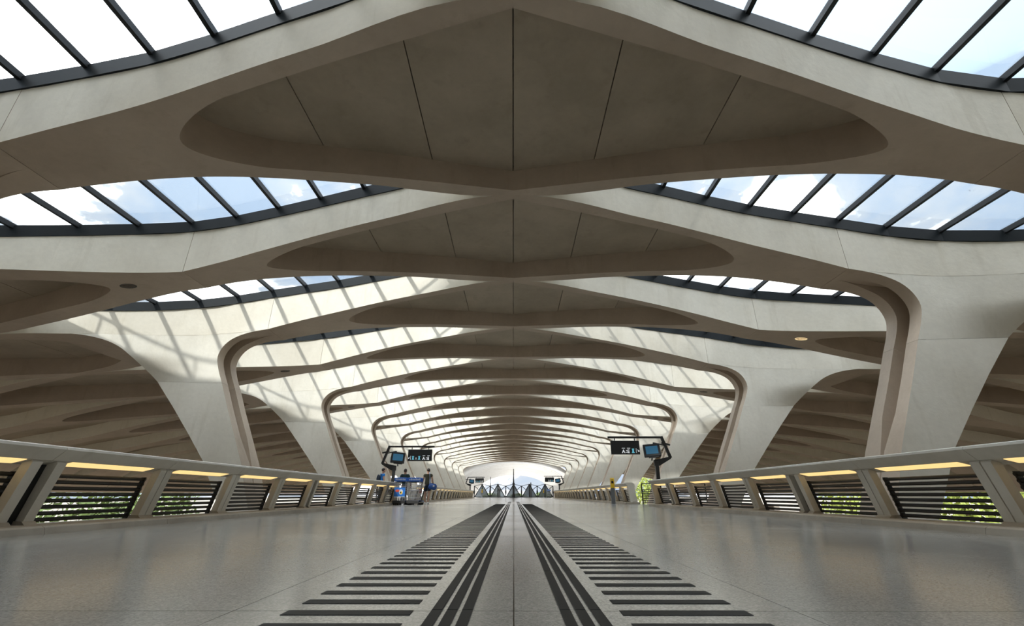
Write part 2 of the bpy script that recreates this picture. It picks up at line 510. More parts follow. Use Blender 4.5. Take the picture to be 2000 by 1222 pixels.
INNER_LO = [(1.10, -1.17), (1.10, -.45), (1.33, .152), (1.46, .42), (1.514, .54)]
OUTER_LO = [(1.26, -1.17), (1.27, -.26), (1.52, .164), (1.72, .399), (1.845, .545)]
def sstep(a, b, x):
    t = min(1, max(0, (x - a) / (b - a))); return t * t * (3 - 2 * t)
def tcol(x, z): return .087 + (_gc(min(max(x, 0), 2.7)) - .087) * sstep(.5, .68, z)
def col_mesh(sx, upper):
    n = 26 if upper else 14
    I = resample(INNER_UP, n) if upper else [Vector((np.interp(t, [p[1] for p in INNER_LO], [p[0] for p in INNER_LO]), t)) for t in np.linspace(-1.17, .5392, n)]
    O = resample(OUTER_UP, n) if upper else [Vector((np.interp(t, [p[1] for p in OUTER_LO], [p[0] for p in OUTER_LO]), t)) for t in np.linspace(-1.17, .5442, n)]
    nx = 9
    mb = MB(); grid = []
    for i in range(n):
        row = []
        for j in range(nx):
            q = j / (nx - 1); p = I[i].lerp(O[i], q)
            if upper:
                w = (i / (n - 1)) ** 3
                p.y = p.y * (1 - w) + (zb(p.x) - .0005 if i == n - 1 else p.y) * w
            t = tcol(p.x, p.y)
            row.append((p.x, p.y, t))
        grid.append(row)
    for s in (-1, 1):
        for i in range(n - 1):
            for j in range(nx - 1):
                q = [grid[i][j], grid[i][j + 1], grid[i + 1][j + 1], grid[i + 1][j]]
                mb.add([W(sx * a[0], s * a[2], a[1]) for a in q], [(0, 1, 2, 3)])
    # outer (arch) soffit strip, top and bottom closures
    for i in range(n - 1):
        a, b = grid[i][-1], grid[i + 1][-1]
        mb.add([W(sx * a[0], -a[2], a[1]), W(sx * a[0], a[2], a[1]), W(sx * b[0], b[2], b[1]), W(sx * b[0], -b[2], b[1])], [(0, 1, 2, 3)])
    for i in ((n - 1,) if upper else (0,)):
        for j in range(nx - 1):
            a, b = grid[i][j], grid[i][j + 1]
            mb.add([W(sx * a[0], -a[2], a[1]), W(sx * a[0], a[2], a[1]), W(sx * b[0], b[2], b[1]), W(sx * b[0], -b[2], b[1])], [(0, 1, 2, 3)])
    # inner face with its groove
    prof = []
    for i in range(n):
        x, z, t = grid[i][0]
        a, b = I[max(i - 1, 0)], I[min(i + 1, n - 1)]
        d = (b - a).normalized(); nrm = Vector((d.y, -d.x))       # into the column
        if upper: k = sstep(1.0, .62, i / (n - 1)) if i / (n - 1) > .62 else 1.0
        else: k = sstep(.10, .24, z)
        gw = .030 * k + .0015; dp = .07 * k + .0006
        off = -.35 * t * 0
        prof.append([(x, -t, z), (x, off - gw, z), (x + nrm.x * dp, off - gw * .8, z + nrm.y * dp), (x + nrm.x * dp, off + gw * .8, z + nrm.y * dp), (x, off + gw, z), (x, t, z)])
    for i in range(n - 1):
        for j in range(5):
            q = [prof[i][j], prof[i][j + 1], prof[i + 1][j + 1], prof[i + 1][j]]
            mb.add([W(sx * a[0], a[1], a[2]) for a in q], [(0, 1, 2, 3)])
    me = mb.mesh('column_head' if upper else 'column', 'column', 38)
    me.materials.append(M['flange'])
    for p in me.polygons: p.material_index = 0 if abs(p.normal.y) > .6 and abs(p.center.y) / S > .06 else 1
    return me

def panel_mesh(sx, c, x0, x1, side=False):
    mb = MB(); gap = .0016
    xs = [x for x in samples(x0, x1, c, .05) if x0 + gap < x < x1 - gap]
    xs = [x0 + gap] + xs + [x1 - gap]
    prev = None
    for x in xs:
        e = h_(x, c) + .012
        z1 = zt(x) - .006; z0 = z1 - .02
        row = [W(sx * x, -e, z0), W(sx * x, e, z0), W(sx * x, e, z1), W(sx * x, -e, z1)]
        if prev:
            for j in range(4):
                mb.add([prev[j], prev[(j + 1) % 4], row[(j + 1) % 4], row[j]], [(0, 1, 2, 3)])
        else: mb.add(row, [(0, 1, 2, 3)])
        prev = row
    mb.add(prev, [(0, 1, 2, 3)])
    return mb.mesh('ceiling_panel', 'panel', 30)

def infill_mesh(sx):
    mb = MB(); prev = None
    for x in np.linspace(2.6, XE - .01, 36):
        e0 = g(x, False) - .01; e1 = P - e0
        z1 = zt(x) - .012; z0 = z1 - .02
        row = [W(sx * x, e0, z0), W(sx * x, e1, z0), W(sx * x, e1, z1), W(sx * x, e0, z1)]
        if prev:
            for j in range(4): mb.add([prev[j], prev[(j + 1) % 4], row[(j + 1) % 4], row[j]], [(0, 1, 2, 3)])
        else: mb.add(row, [(0, 1, 2, 3)])
        prev = row
    mb.add(prev, [(0, 1, 2, 3)])
    return mb.mesh('infill_panel', 'panel', 30)

def oval_mesh(sx):
    mb = MB(); x0 = 1.60; n = 20
    for rr, dz in ((1.0, .004),):
        vs = []; fs = []
        rings = [(1.0, 0.002), (1.0, -.0012), (.86, -.0012), (.80, .0)]
        for q, z in rings:
            for j in range(n):
                a = 2 * math.pi * j / n; x = x0 + .032 * q * math.cos(a)
                vs.append(W(sx * x, .021 * q * math.sin(a), zb(x) + z))
        for i in range(len(rings) - 1):
            for j in range(n):
                fs.append((i * n + j, i * n + (j + 1) % n, (i + 1) * n + (j + 1) % n, (i + 1) * n + j))
        fs.append(tuple(range((len(rings) - 1) * n, len(rings) * n)))
        mb.add(vs, fs)
    return mb

MAIN_J = [0, .28, .62, 1.05]
cache = {}
def cached(key, fn):
    if key not in cache: cache[key] = fn()
    return cache[key]

WORDS = {1: 'nearest the camera', 2: 'with the big right column', 3: 'with the sunlit left column'}
for k in range(KMIN, KMAX + 1):
    cs = col_side(k)
    sd = 'left' if cs < 0 else 'right'
    if k >= 1:
        lab = '%s concrete roof rib from the camera, its column on the %s' % (ORD[k], sd)
    else:
        lab = 'concrete roof rib overhead just %s the camera, column on the %s' % ('above' if k == 0 else 'behind', sd)
    t = thing('roof_rib', lab, 'roof rib', (0, row_y(k) * S, H), 'concrete roof ribs along the hall')
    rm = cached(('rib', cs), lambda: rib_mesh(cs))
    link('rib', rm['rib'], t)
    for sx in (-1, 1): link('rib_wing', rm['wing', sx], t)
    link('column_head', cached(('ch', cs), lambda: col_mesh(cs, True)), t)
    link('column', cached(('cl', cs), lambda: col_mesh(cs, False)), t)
    for sx in (-1, 1):
        c = sx == cs
        for a, b in zip(MAIN_J[:-1], MAIN_J[1:]):
            b = min(b, .96) if c and b > 1 else b
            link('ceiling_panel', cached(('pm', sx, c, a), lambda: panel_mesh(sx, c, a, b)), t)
        tip = 2.7 - (.5 if c else 1.02)
        js = [tip - .02, 2.7, 3.2, 3.74] if c else [tip - .02, 2.2, 2.7, 3.2, 3.74]
        for a, b in zip(js[:-1], js[1:]):
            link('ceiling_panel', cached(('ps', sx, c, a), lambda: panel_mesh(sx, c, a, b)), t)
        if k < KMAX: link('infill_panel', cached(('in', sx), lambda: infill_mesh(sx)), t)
    lit = (k == 3)
    link('recessed_lamp', cached(('ov', -cs, lit), lambda: oval_mesh(-cs).mesh('recessed_lamp', 'lamp_lit' if lit else 'lamp_dark')), t)

# ------------------------------------------------------------------ skylights
MX = [.12] + [round(.21 + .19 * i, 3) for i in range(13)] + [2.60]
TC = .045                      # curb height above the concrete
def eye_y(x, sx, k):           # y of both glazing edges relative to row k
    return g(x, sx == col_side(k)), P - g(x, sx == col_side(k + 1))

def curb_mesh(sx, k, far):
    mb = MB(); prev = None
    for x in MX:
        y0, y1 = eye_y(x, sx, k)
        z0 = zt(x) - .004; z1 = zt(x) + TC
        if far: a, b = y1 - .004, y1 + .02
        else: a, b = y0 + .004, y0 - .02
        row = [W(sx * x, a, z0), W(sx * x, b, z0), W(sx * x, b, z1), W(sx * x, a, z1)]
        if prev:
            for j in range(4): mb.add([prev[j], prev[(j + 1) % 4], row[(j + 1) % 4], row[j]], [(0, 1, 2, 3)])
        else: mb.add(row, [(0, 1, 2, 3)])
        prev = row
    mb.add(prev, [(0, 1, 2, 3)])
    return mb.mesh('curb', 'dark_metal', 5)

def mullion_into(mb, sx, k, x):
    y0, y1 = eye_y(x, sx, k)
    z = zt(x) + TC - .002
    mb.bar(W(sx * x, y0 - .01, z), W(sx * x, y1 + .01, z), .075, .11)

def pane_into(mb, sx, k, i):
    xa, xb = MX[i], MX[i + 1]
    ga = .0045
    vs = []
    for dz in (0, .002):
        for x, e in ((xa + ga, 0), (xb - ga, 0)):
            y0, y1 = eye_y(x, sx, k)
            vs += [W(sx * x, y0 - .012, zt(x) + TC + .001 + dz), W(sx * x, y1 + .012, zt(x) + TC + .001 + dz)]
    mb.add(vs, [(0, 1, 3, 2), (4, 6, 7, 5), (0, 4, 5, 1), (2, 3, 7, 6), (0, 2, 6, 4), (1, 5, 7, 3)])

def rail_mesh(sx, k):
    mb = MB(); pts = []
    for x in np.linspace(.5, 2.3, 16):
        y0, y1 = eye_y(x, sx, k)
        pts.append(W(sx * x, y0 + .02, zt(x) + TC + .075))
    mb.tube(pts, .045, 6)
    for x in (.7, 1.1, 1.5, 1.9, 2.2):
        y0, y1 = eye_y(x, sx, k)
        mb.tube([W(sx * x, y0 + .02, zt(x) + TC - .01), W(sx * x, y0 + .02, zt(x) + TC + .075)], .03, 6)
    return mb.mesh('roof_rail', 'mullion')

for k in range(-1, KMAX):
    for sx in (-1, 1):
        sd = 'left' if sx < 0 else 'right'
        pk = k % 2
        if k >= 1: lab = 'glazed skylight %s of the ridge between %s and %s concrete ribs' % (sd, ORD[k], ORD[k + 1])
        elif k == 0: lab = 'glazed skylight at top %s, in front of the first concrete rib' % sd
        else: lab = 'glazed skylight %s of the ridge, overhead behind the camera' % sd
        t = thing('skylight', lab, 'skylight', (0, row_y(k) * S, H), 'skylights between the ribs')
        for far in (0, 1): link('curb', cached(('cu', sx, pk, far), lambda: curb_mesh(sx, k, far)), t)
        if k <= 7:
            for i, x in enumerate(MX[1:-1]):
                def mk():
                    mb = MB(); mullion_into(mb, sx, k, x); return mb.mesh('mullion', 'mullion', smooth=False)
                link('mullion', cached(('mu', sx, pk, i), mk), t)
            for i in range(len(MX) - 1):
                def mk():
                    mb = MB(); pane_into(mb, sx, k, i); return mb.mesh('pane', 'glass', smooth=False)
                link('pane', cached(('pa', sx, pk, i), mk), t)
        else:
            def mk():
                mb = MB()
                for x in MX[1:-1]: mullion_into(mb, sx, k, x)
                return mb.mesh('mullion', 'mullion', smooth=False)
            link('mullion', cached(('muj', sx, pk), mk), t)
            def mk():
                mb = MB()
                for i in range(len(MX) - 1): pane_into(mb, sx, k, i)
                return mb.mesh('pane', 'glass', smooth=False)
            link('pane', cached(('paj', sx, pk), mk), t)
        link('roof_rail', cached(('ra', sx, pk), lambda: rail_mesh(sx, k)), t)

# ------------------------------------------------------------------ floor, ground, hall behind the camera
FX = 6.28                      # half width of the deck
YJ = 25.2                      # expansion joint across the floor
YT = 16.0                      # real slabs up to here
YEND = 92.0
fl = MB()
fl.box(-FX, FX, -6, YT, -.55, -.03)
fl.box(-FX, FX, YT, YJ - .03, -.55, 0)
fo = struct('floor', fl.mesh('floor', 'floor', smooth=False))
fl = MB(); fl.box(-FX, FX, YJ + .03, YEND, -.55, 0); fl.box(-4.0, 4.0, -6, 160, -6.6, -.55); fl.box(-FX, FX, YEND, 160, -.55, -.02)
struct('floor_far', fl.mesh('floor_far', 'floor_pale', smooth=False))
fl = MB(); fl.box(-FX, FX, YJ - .03, YJ + .03, -.3, -.004)
struct('trim_1', fl.mesh('trim_1', 'joint', smooth=False))
# granite slabs, each its own piece
xcuts = [-5.6, -4.48, -3.36, -2.24, -1.12, 0, 1.12, 2.24, 3.36, 4.48, 5.6]
gapf = .0022
sl_cache = {}
y = -1.875
while y < YT - .01:
    y1 = min(y + 1.0, YT)
    for i in range(len(xcuts) - 1):
        key = (round(y1 - y, 3),)
        if key not in sl_cache:
            mb = MB(); mb.box(gapf, 1.12 - gapf, gapf, y1 - y - gapf, -.032, 0)
            sl_cache[key] = mb.mesh('floor_slab', 'floor', smooth=False)
        link('floor_slab', sl_cache[key], fo, (xcuts[i], y, 0))
    y = y1
for sx in (-1, 1):
    for y in (-6,):
        mb = MB(); a, b = sorted((sx * 5.6, sx * FX)); mb.box(a, b, -6, YT, -.032, -.0005)
        link('floor_edge', mb.mesh('floor_edge', 'floor', smooth=False), fo)
mb = MB(); mb.box(-5.6, 5.6, -6, -1.88, -.032, 0); link('floor_slab', mb.mesh('floor_slab', 'floor', smooth=False), fo)
# darker centre lane beyond the joint
mb = MB(); mb.box(-.60, .62, YJ + 7.95, YEND - 1, 0, .002)
struct('trim_2', mb.mesh('trim_2', 'floor_dark', smooth=False))

# stair landings outside the railing openings
for nm, a, b, y0, y1 in (('floor_landing_left', -9.6, -FX, 24.5, 28.4), ('floor_landing_right', FX, 9.6, 20.4, 24.3)):
    mb = MB(); mb.box(a, b, y0, y1, -.4, 0)
    struct(nm, mb.mesh(nm, 'floor_pale', smooth=False))

mb = MB(); mb.box(-900, 900, -300, 1600, -8, -6.6)
struct('floor_ground', mb.mesh('floor_ground', 'ground', smooth=False))
for nm, s in (('floor_platform_left', -1), ('floor_platform_right', 1)):
    for q, (x0, x1) in enumerate(((4.4, 10.5), (17.5, 23.0))):
        mb = MB(); a, b = sorted((s * x0, s * x1)); mb.bevbox(a, b, -20, 150, -6.6, -5.7, .05)
        struct(nm if q == 0 else nm + '_outer', mb.mesh(nm, 'platform', smooth=False))

for nm, s in (('wall_left', -1), ('wall_right', 1)):
    mb = MB(); a, b = sorted((s * 31.5, s * 32.2)); mb.box(a, b, -20, 60, -6.6, -2.2); mb.box(a, b, 60, 112, -6.6, -.7)
    struct(nm, mb.mesh(nm, 'platform', smooth=False))

# unseen gabled station hall behind the camera, outline shaped to shade the first bays
hall = MB()
hall.prism([(-25, -6.6), (-25, 21.5), (-23.4, 22.5), (-18, 23.4), (-14.8, 24.8), (-7.3, 30.7), (-1.8, 33.4), (8, 28), (22, 16), (30, 8), (30, -6.6)], -12, -6.5)
hall.box(-31, 31, -5.3, -4.7, -6.6, 8.0)  # full-width wall added to hold back sky light from behind
struct('wall_back_shade', hall.mesh('wall_back_shade', 'hall', smooth=False))

# ------------------------------------------------------------------ tactile paving
TY0, TY1 = 1.49, YJ - .15
bar_me = MB().bevbox(.41, .91, -.039, .039, 0, .002, .0008).mesh('bar', 'tactile', smooth=False)
for s in (-1, 1):
    t = thing('warning_bar_strip', 'ladder of black crosswise bars on the floor %s of the centre line' % ('left' if s < 0 else 'right'), 'tactile paving', (0, 0, 0), 'tactile strips on the floor')
    yy = TY0
    while yy < TY1:
        o = link('bar', bar_me, t, (0.01 + (0 if s > 0 else -1.32), yy, .0004))
        yy += .2
seg_me = MB().bevbox(-.021, .021, .003, .997, 0, .005, .002).mesh('ridge', 'tactile', smooth=False)
for s in (-1, 1):
    t = thing('guide_line', 'three black lengthwise guide ridges %s of the centre joint' % ('left' if s < 0 else 'right'), 'tactile paving', (0, 0, 0), 'guide lines on the floor')
    for off in (.195, .256, .317):
        yy = .125
        while yy < TY1 + 7.4:
            if not (YJ - 1.1 < yy < YJ + .1):
                link('ridge', seg_me, t, (.01 + s * off, yy, .0004))
            yy += 1.0

# ------------------------------------------------------------------ railings
PIT = P * 2 * S / 4            # panel length
HR = [(5.595, .955), (5.61, .985), (5.66, .998), (5.93, 1.01), (6.05, .93), (6.06, .80), (5.97, .772), (5.735, .83)]
def handrail_me(sx):
    return MB().prism([(sx * p[0], p[1]) for p in HR], .004, PIT - .004).mesh('handrail', 'rail_concrete', 25)
def led_me(sx):
    d = Vector((5.97 - 5.735, .772 - .83)); n = Vector((d.y, -d.x)).normalized()
    if n.y > 0: n = -n
    a = Vector((5.735, .83)) + d * .08; b = Vector((5.735, .83)) + d * .80
    q = [a - n * .01, b - n * .01, b + n * .008, a + n * .008]
    return MB().prism([(sx * p.x, p.y) for p in q], .30, PIT - .30).mesh('lamp_strip', 'led', smooth=False)
def post_me(sx, w=.15):
    poly = [(5.93, .085), (6.06, .085), (5.875, .79), (5.765, .82), (5.75, .80), (5.91, .19)]
    return MB().prism([(sx * p[0], p[1]) for p in poly], -w / 2, w / 2).mesh('post', 'rail_concrete', 25)
def foot_me(sx, w=.30):
    return MB().prism([(sx * p[0], p[1]) for p in [(5.86, .08), (6.10, .08), (6.06, .14), (5.92, .13)]], -w / 2, w / 2).mesh('post_foot', 'curb_concrete', 25)
NB = 8
def bar_mesh(sx): return MB().tube([(0, .17, 0), (0, PIT - .17, 0)], .026, 8).mesh('bar', 'black_metal')
def plate_mesh(sx):
    return MB().prism([(sx * p[0], p[1]) for p in [(6.045, .09), (6.115, .09), (5.985, .69), (5.915, .69)]], -.012, .012).mesh('side_plate', 'black_metal', smooth=False)
def curb_me(sx):
    return MB().prism([(sx * p[0], p[1]) for p in [(5.52, 0), (5.545, .07), (5.58, .088), (6.24, .09), (6.24, 0)]], .003, PIT - .003).mesh('curb', 'curb_concrete', 25)
def gap_mesh(sx):
    return MB().prism([(sx * p[0], p[1]) for p in [(6.03, .09), (6.05, .09), (5.90, .78), (5.88, .78)]], -.19, .19).mesh('gap_plate', 'black_metal', smooth=False)
RM = {sx: dict(h=handrail_me(sx), l=led_me(sx), p=post_me(sx), p2=post_me(sx, .13), f=foot_me(sx), f2=foot_me(sx, .17), b=bar_mesh(sx), s=plate_mesh(sx), c=curb_me(sx), g=gap_mesh(sx)) for sx in (-1, 1)}
def end_cap(sx): return MB().prism([(sx * p[0], p[1]) for p in [(5.80, .085), (6.15, .085), (6.03, .775), (5.72, .84), (5.70, .80)]], -.09, .09).mesh('end_post', 'rail_concrete', 25)

def railing(sx, y0, n, gap_y, label):
    t = thing('railing', label, 'railing', (0, 0, 0), 'concourse railings')
    m = RM[sx]
    for i in range(n + 1):
        y = y0 + i * PIT
        q = (y - gap_y) / (4 * PIT)
        isgap = abs(q - round(q)) < .05
        if i in (0, n):
            link('end_post', cached(('ep', sx), lambda: end_cap(sx)), t, (0, y + (.1 if i == 0 else -.1), 0))
            link('post_foot', m['f'], t, (0, y + (.16 if i == 0 else -.16), 0))
        elif isgap:
            for d in (-.16, .16):
                link('post', m['p2'], t, (0, y + d, 0)); link('post_foot', m['f2'], t, (0, y + d, 0))
            link('gap_plate', m['g'], t, (0, y, 0))
        else:
            for d in (-.074, .074): link('post', m['p2'], t, (0, y + d, 0))
            link('post_foot', m['f'], t, (0, y, 0))
        if i == n: break
        link('handrail', m['h'], t, (0, y, 0))
        link('lamp_strip', m['l'], t, (0, y, 0))
        link('curb', m['c'], t, (0, y, 0))
        for yy in (y + .20, y + PIT - .20): link('side_plate', m['s'], t, (0, yy, 0))
        for j in range(NB):
            z = .135 + j * .075
            link('bar', m['b'], t, (sx * (6.075 - .2167 * (z - .09)), y, z))
    return t

gR, gL = row_y(2) * S, row_y(1) * S
railing(1, gR - 5 * PIT, 10, gR, 'long concrete railing with lamp strips at right foreground')
railing(1, gR + 7 * PIT, 22, gR, 'concrete railing with lamp strips at right beyond the yellow post')
railing(-1, gL - 3 * PIT, 12, gL, 'long concrete railing with lamp strips at left foreground')
railing(-1, gL + 11 * PIT, 20, gL, 'concrete railing with lamp strips at left beyond the woman')
END_R1, ST_R2 = gR + 5 * PIT, gR + 7 * PIT
END_L1, ST_L2 = gL + 9 * PIT, gL + 11 * PIT

def fence(sx, X0, X1, Y, label):
    t = thing('bar_fence', label, 'fence', (0, 0, 0), 'black bar fences at the stair landings')
    for xx in (X0, (X0 + X1) / 2, X1):
        MB().bevbox(sx * xx - .025, sx * xx + .025, Y - .025, Y + .025, 0, .95, .005).build('post', 'black_metal', t)
    for j in range(8):
        MB().tube([(sx * X0, Y, .10 + j * .08), (sx * X1, Y, .10 + j * .08)], .022, 8).build('bar', 'black_metal', t)
    MB().tube([(sx * X0, Y, .95), (sx * X1, Y, .95)], .024, 8).build('top_rail', 'black_metal', t)
fence(1, 6.35, 9.5, 24.2, 'black bar fence in the railing gap at right')
fence(-1, 6.35, 9.5, 28.3, 'black bar fence beyond the man in the blue shirt')

# ------------------------------------------------------------------ sign gantries
def text_mesh(txt, size):
    cu = bpy.data.curves.new('t', 'FONT'); cu.body = txt; cu.size = size; cu.extrude = .004; cu.offset = .006
    o = bpy.data.objects.new('t', cu); C.objects.link(o)
    bpy.context.view_layer.update()
    me = bpy.data.meshes.new_from_object(o.evaluated_get(bpy.context.evaluated_depsgraph_get()))
    bpy.data.objects.remove(o); bpy.data.curves.remove(cu)
    return me

def picto(mb, x, z):           # cyan railway pictogram: cap, body, foot line
    mb.box(x - .055, x + .055, -.006, .006, z + .155, z + .18)
    mb.prism([(x - .035, z + .15), (x + .035, z + .15), (x + .03, z + .10), (x + .042, z + .03), (x - .042, z + .03), (x - .03, z + .10)], -.006, .006)
    mb.box(x - .065, x + .065, -.006, .006, z, z + .02)

def gantry(sx, Y, label, kind, idx):
    t = thing('sign_gantry', label, 'sign', (sx * 6.33, Y, 0), 'sign gantries along the railings')
    X = lambda x: sx * (x - 6.33)
    MB().bevbox(-.075, .075, -.075, .075, 0, 1.80, .012).build('post', 'black_metal', t)
    MB().prism([(X(6.22), 1.62), (X(6.44), 1.62), (X(6.98), 1.92), (X(7.0), 2.02), (X(6.22), 1.86)], -.06, .06).build('bracket', 'black_metal', t)
    MB().bar((X(6.98), 0, 1.95), (X(6.66), 0, 2.88), .10, .12).build('upright', 'black_metal', t)
    MB().bar((X(6.72), 0, 2.84), (X(4.25), 0, 2.84), .09, .085).build('arm', 'black_metal', t)
    MB().bar((X(6.66), .0, 2.60), (X(7.05), .1, 2.52), .06, .07).build('stay', 'black_metal', t)
    for x in (4.55, 5.45): MB().tube([(X(x), 0, 2.80), (X(x), 0, 2.69)], .022, 8).build('hanger', 'black_metal', t)
    b = MB().bevbox(-.64, .64, -.04, .04, -.29, .29, .008).build('sign_board', 'sign_black', t, (X(5.0), 0, 2.39))
    mb = MB().box(-.64, .64, -.045, .045, .29, .305); mb.build('cap_strip', 'steel', b, smooth=False)
    MB_w = MB(); MB_c = MB()
    yy = -.045
    def letter(ch, x, size=.20):
        me = text_mesh(ch, size); me.materials.append(M['sign_white'])
        o = link('letter', me, b, (x, yy, -.225), (R(90), 0, 0))
        return o
    if kind == 'left':
        x_ar, x_bar, pics, lets = -.575, -.49, (-.36, -.03), (('A', .145), ('E', .40))
        eq = -.195
    else:
        x_ar, x_bar, pics, lets = .575, .475, (.335,), (('A', -.16), ('E', .075))
        eq = None
    for ch, x in lets:
        letter(ch, x)
        MB().box(x - .0, x + .14, -.006, .006, -.035, -.012).build('overline', 'sign_white', b, (0, yy + .003, 0), smooth=False)
    mid = (lets[0][1] + lets[1][1]) / 2 + .08
    MB().ellipsoid((mid, 0, -.13), (.022, .006, .022)).build('dot', 'sign_white', b, (0, yy, 0))
    MB().box(mid - .035, mid + .035, -.006, .006, -.215, -.20).build('dash', 'sign_white', b, (0, yy + .003, 0), smooth=False)
    for p in pics:
        mb = MB(); picto(mb, p, -.225); mb.build('pictogram', 'sign_cyan', b, (0, yy + .003, 0), smooth=False)
    if eq is not None:
        MB().box(eq - .045, eq + .045, -.006, .006, -.205, -.188).build('dash', 'sign_white', b, (0, yy + .003, 0), smooth=False)
        MB().ellipsoid((eq, 0, -.14), (.024, .006, .024)).build('dot', 'sign_white', b, (0, yy, 0))
    MB().box(x_bar - .007, x_bar + .007, -.006, .006, -.225, -.03).build('divider', 'sign_white', b, (0, yy + .003, 0), smooth=False)
    d = 1 if kind == 'right' else -1
    ar = MB()
    ar.prism([(d * -.035, .05), (d * -.05, .035), (d * .012, -.03), (d * .028, -.012)], -.006, .006)
    ar.prism([(d * .04, .02), (d * .04, -.045), (d * -.03, -.045), (d * -.012, -.022), (d * .018, -.002)], -.006, .006)
    ar.build('arrow', 'sign_white', b, (x_ar, yy + .003, -.13), smooth=False)
    # monitor, turned to the middle of the hall and tipped down
    mo = MB().bevbox(-.36, .36, -.06, .14, -.27, .27, .02)
    mm = mo.build('monitor', 'sign_black', t, (X(6.12), -.22, 2.26), (R(-10), R(sx * -4), R(sx * -14)))
    MB().box(-.26, .26, -.067, -.059, -.17, .17).build('screen', 'screen', mm, smooth=False)
    MB().box(-.18, .26, -.03, .10, -.31, -.268).build('speaker_box', 'black_metal', mm, smooth=False)
    MB().box(-.06, .06, .14, .30, -.08, .08).build('mount', 'black_metal', mm, smooth=False)
    MB().bar((X(6.14), .02, 1.84), (X(6.30), .02, 2.62), .035, .05).build('brace', 'black_metal', t)
    MB().bar((X(6.30), .02, 2.60), (X(6.74), 0, 2.50), .035, .05).build('brace', 'black_metal', t)
    MB().bevbox(X(6.52) - .10, X(6.52) + .10, .06, .10, 2.06, 2.34, .01).build('notice_plate', 'white_paint', t)
gantry(1, 21.2, 'black sign gantry with monitor at right, sign reading A to E', 'right', 0)
gantry(-1, 25.4, 'black sign gantry with monitor at left, two cyan pictograms on its sign', 'left', 1)
gantry(1, 67.5, 'small distant black sign gantry at right by the gate', 'right', 2)
gantry(-1, 71.0, 'small distant black sign gantry at left by the gate', 'left', 3)

# ------------------------------------------------------------------ yellow posts
def yellow_post(x, y, label):
    t = thing('ticket_post', label, 'post', (x, y, 0), 'yellow topped posts')
    MB().bevbox(-.09, .09, -.07, .07, 0, .74, .015).build('post', 'grey_paint', t)
    hd = MB().prism([(-.09, .74), (.10, .74), (.10, 1.14), (.05, 1.20), (-.05, 1.20), (-.09, 1.14)], -.08, .095, 'x').build('head', 'yellow', t)
    MB().box(-.05, .05, -.097, -.088, .95, 1.06).build('slot', 'tactile', hd, smooth=False)
    MB().box(-.03, .03, -.097, -.088, 1.09, 1.12).build('slot', 'black_metal', hd, smooth=False)
    MB().bevbox(-.12, .12, -.10, .10, 0, .02, .005).build('base_plate', 'steel', t)
yellow_post(4.80, 23.7, 'grey post with yellow top standing at right near the railing gap')
yellow_post(-4.9, 76, 'distant yellow topped post standing left by the gate')
yellow_post(4.75, 78, 'distant yellow topped post beside the far luggage trolley')

# ------------------------------------------------------------------ luggage trolleys
def trolley(x, y, label, poster, rz=0.0, group='luggage trolleys'):
    t = thing('luggage_trolley', label, 'trolley', (x, y, 0), group, rz)
    f = MB()
    for s in (-1, 1):
        f.tube([(s * .26, .46, .12), (s * .27, -.30, .10), (s * .27, -.40, .14), (s * .25, -.36, .60), (s * .25, -.34, 1.02)], .016, 8)
        f.tube([(s * .25, -.36, .62), (s * .22, -.12, .60)], .011, 8)
    for z in (.30, .46, .62, .78):
        f.tube([(-.255, -.37, z), (.255, -.37, z)], .010, 6)
    for xx in (-.17, -.085, 0, .085, .17):
        f.tube([(xx, -.37, .16), (xx, -.365, .62)], .008, 6)
        f.tube([(xx, -.36, .13), (xx, .44, .13)], .008, 6)
    f.build('frame', 'steel', t)
    b = MB().prism([(-.30, .11), (-.30, .20), (.30, .17), (.46, .15), (.46, .09)], -.25, .25, 'x').build('tray', 'blue_plastic', t)
    MB().bevbox(-.29, .29, -.44, -.38, .06, .20, .02).build('bumper', 'rubber', t)
    hb = MB().bevbox(-.29, .29, -.36, -.31, 1.0, 1.17, .015).build('handle_board', 'blue_plastic', t)
    rr = random.Random(int(abs(x * 100 + y * 10)))
    xx = -.24
    for q in range(7):
        w = rr.uniform(.03, .07)
        MB().box(xx, xx + w, -.364, -.359, 1.05, 1.05 + rr.uniform(.04, .08)).build('print_mark', 'strap', hb, smooth=False)
        xx += w + .015
    MB().tube([(-.29, -.30, .98), (.29, -.30, .98)], .018, 8).build('push_bar', 'rubber', t)
    bk = MB()
    for z in (.70, .78, .86): bk.tube([(-.23, -.36, z), (-.23, -.14, z), (.23, -.14, z), (.23, -.36, z)], .007, 6)
    for xx in (-.15, -.05, .05, .15): bk.tube([(xx, -.36, .70), (xx, -.14, .70), (xx, -.14, .86)], .006, 6)
    bk.build('basket', 'steel', t)
    for (wx, wy) in ((-.24, -.30), (.24, -.30), (-.22, .38), (.22, .38)):
        w = MB().prism([(wy + .06 * math.cos(a), .06 + .06 * math.sin(a)) for a in [2 * math.pi * i / 14 for i in range(14)]], wx - .02, wx + .02, 'x').build('wheel', 'rubber', t)
    if poster:
        ad = MB().bevbox(-.25, .25, -.40, -.385, .36, .74, .006).build('advert_panel', 'poster_blue', t)
        MB().ellipsoid((-.10, -.401, .60), (.10, .003, .055), 16, 8).build('print_shape', 'red', ad)
        MB().ellipsoid((.06, -.401, .55), (.09, .003, .12), 16, 8).build('print_shape', 'strap', ad)
        MB().ellipsoid((.07, -.404, .52), (.06, .003, .06), 16, 8).build('print_shape', 'yellow', ad)
        MB().ellipsoid((.05, -.407, .53), (.035, .003, .035), 16, 8).build('print_shape', 'navy', ad)
        MB().box(-.25, .25, -.404, -.398, .345, .36).build('frame_edge', 'white_paint', ad, smooth=False)
TP = ['front', 'second', 'third']
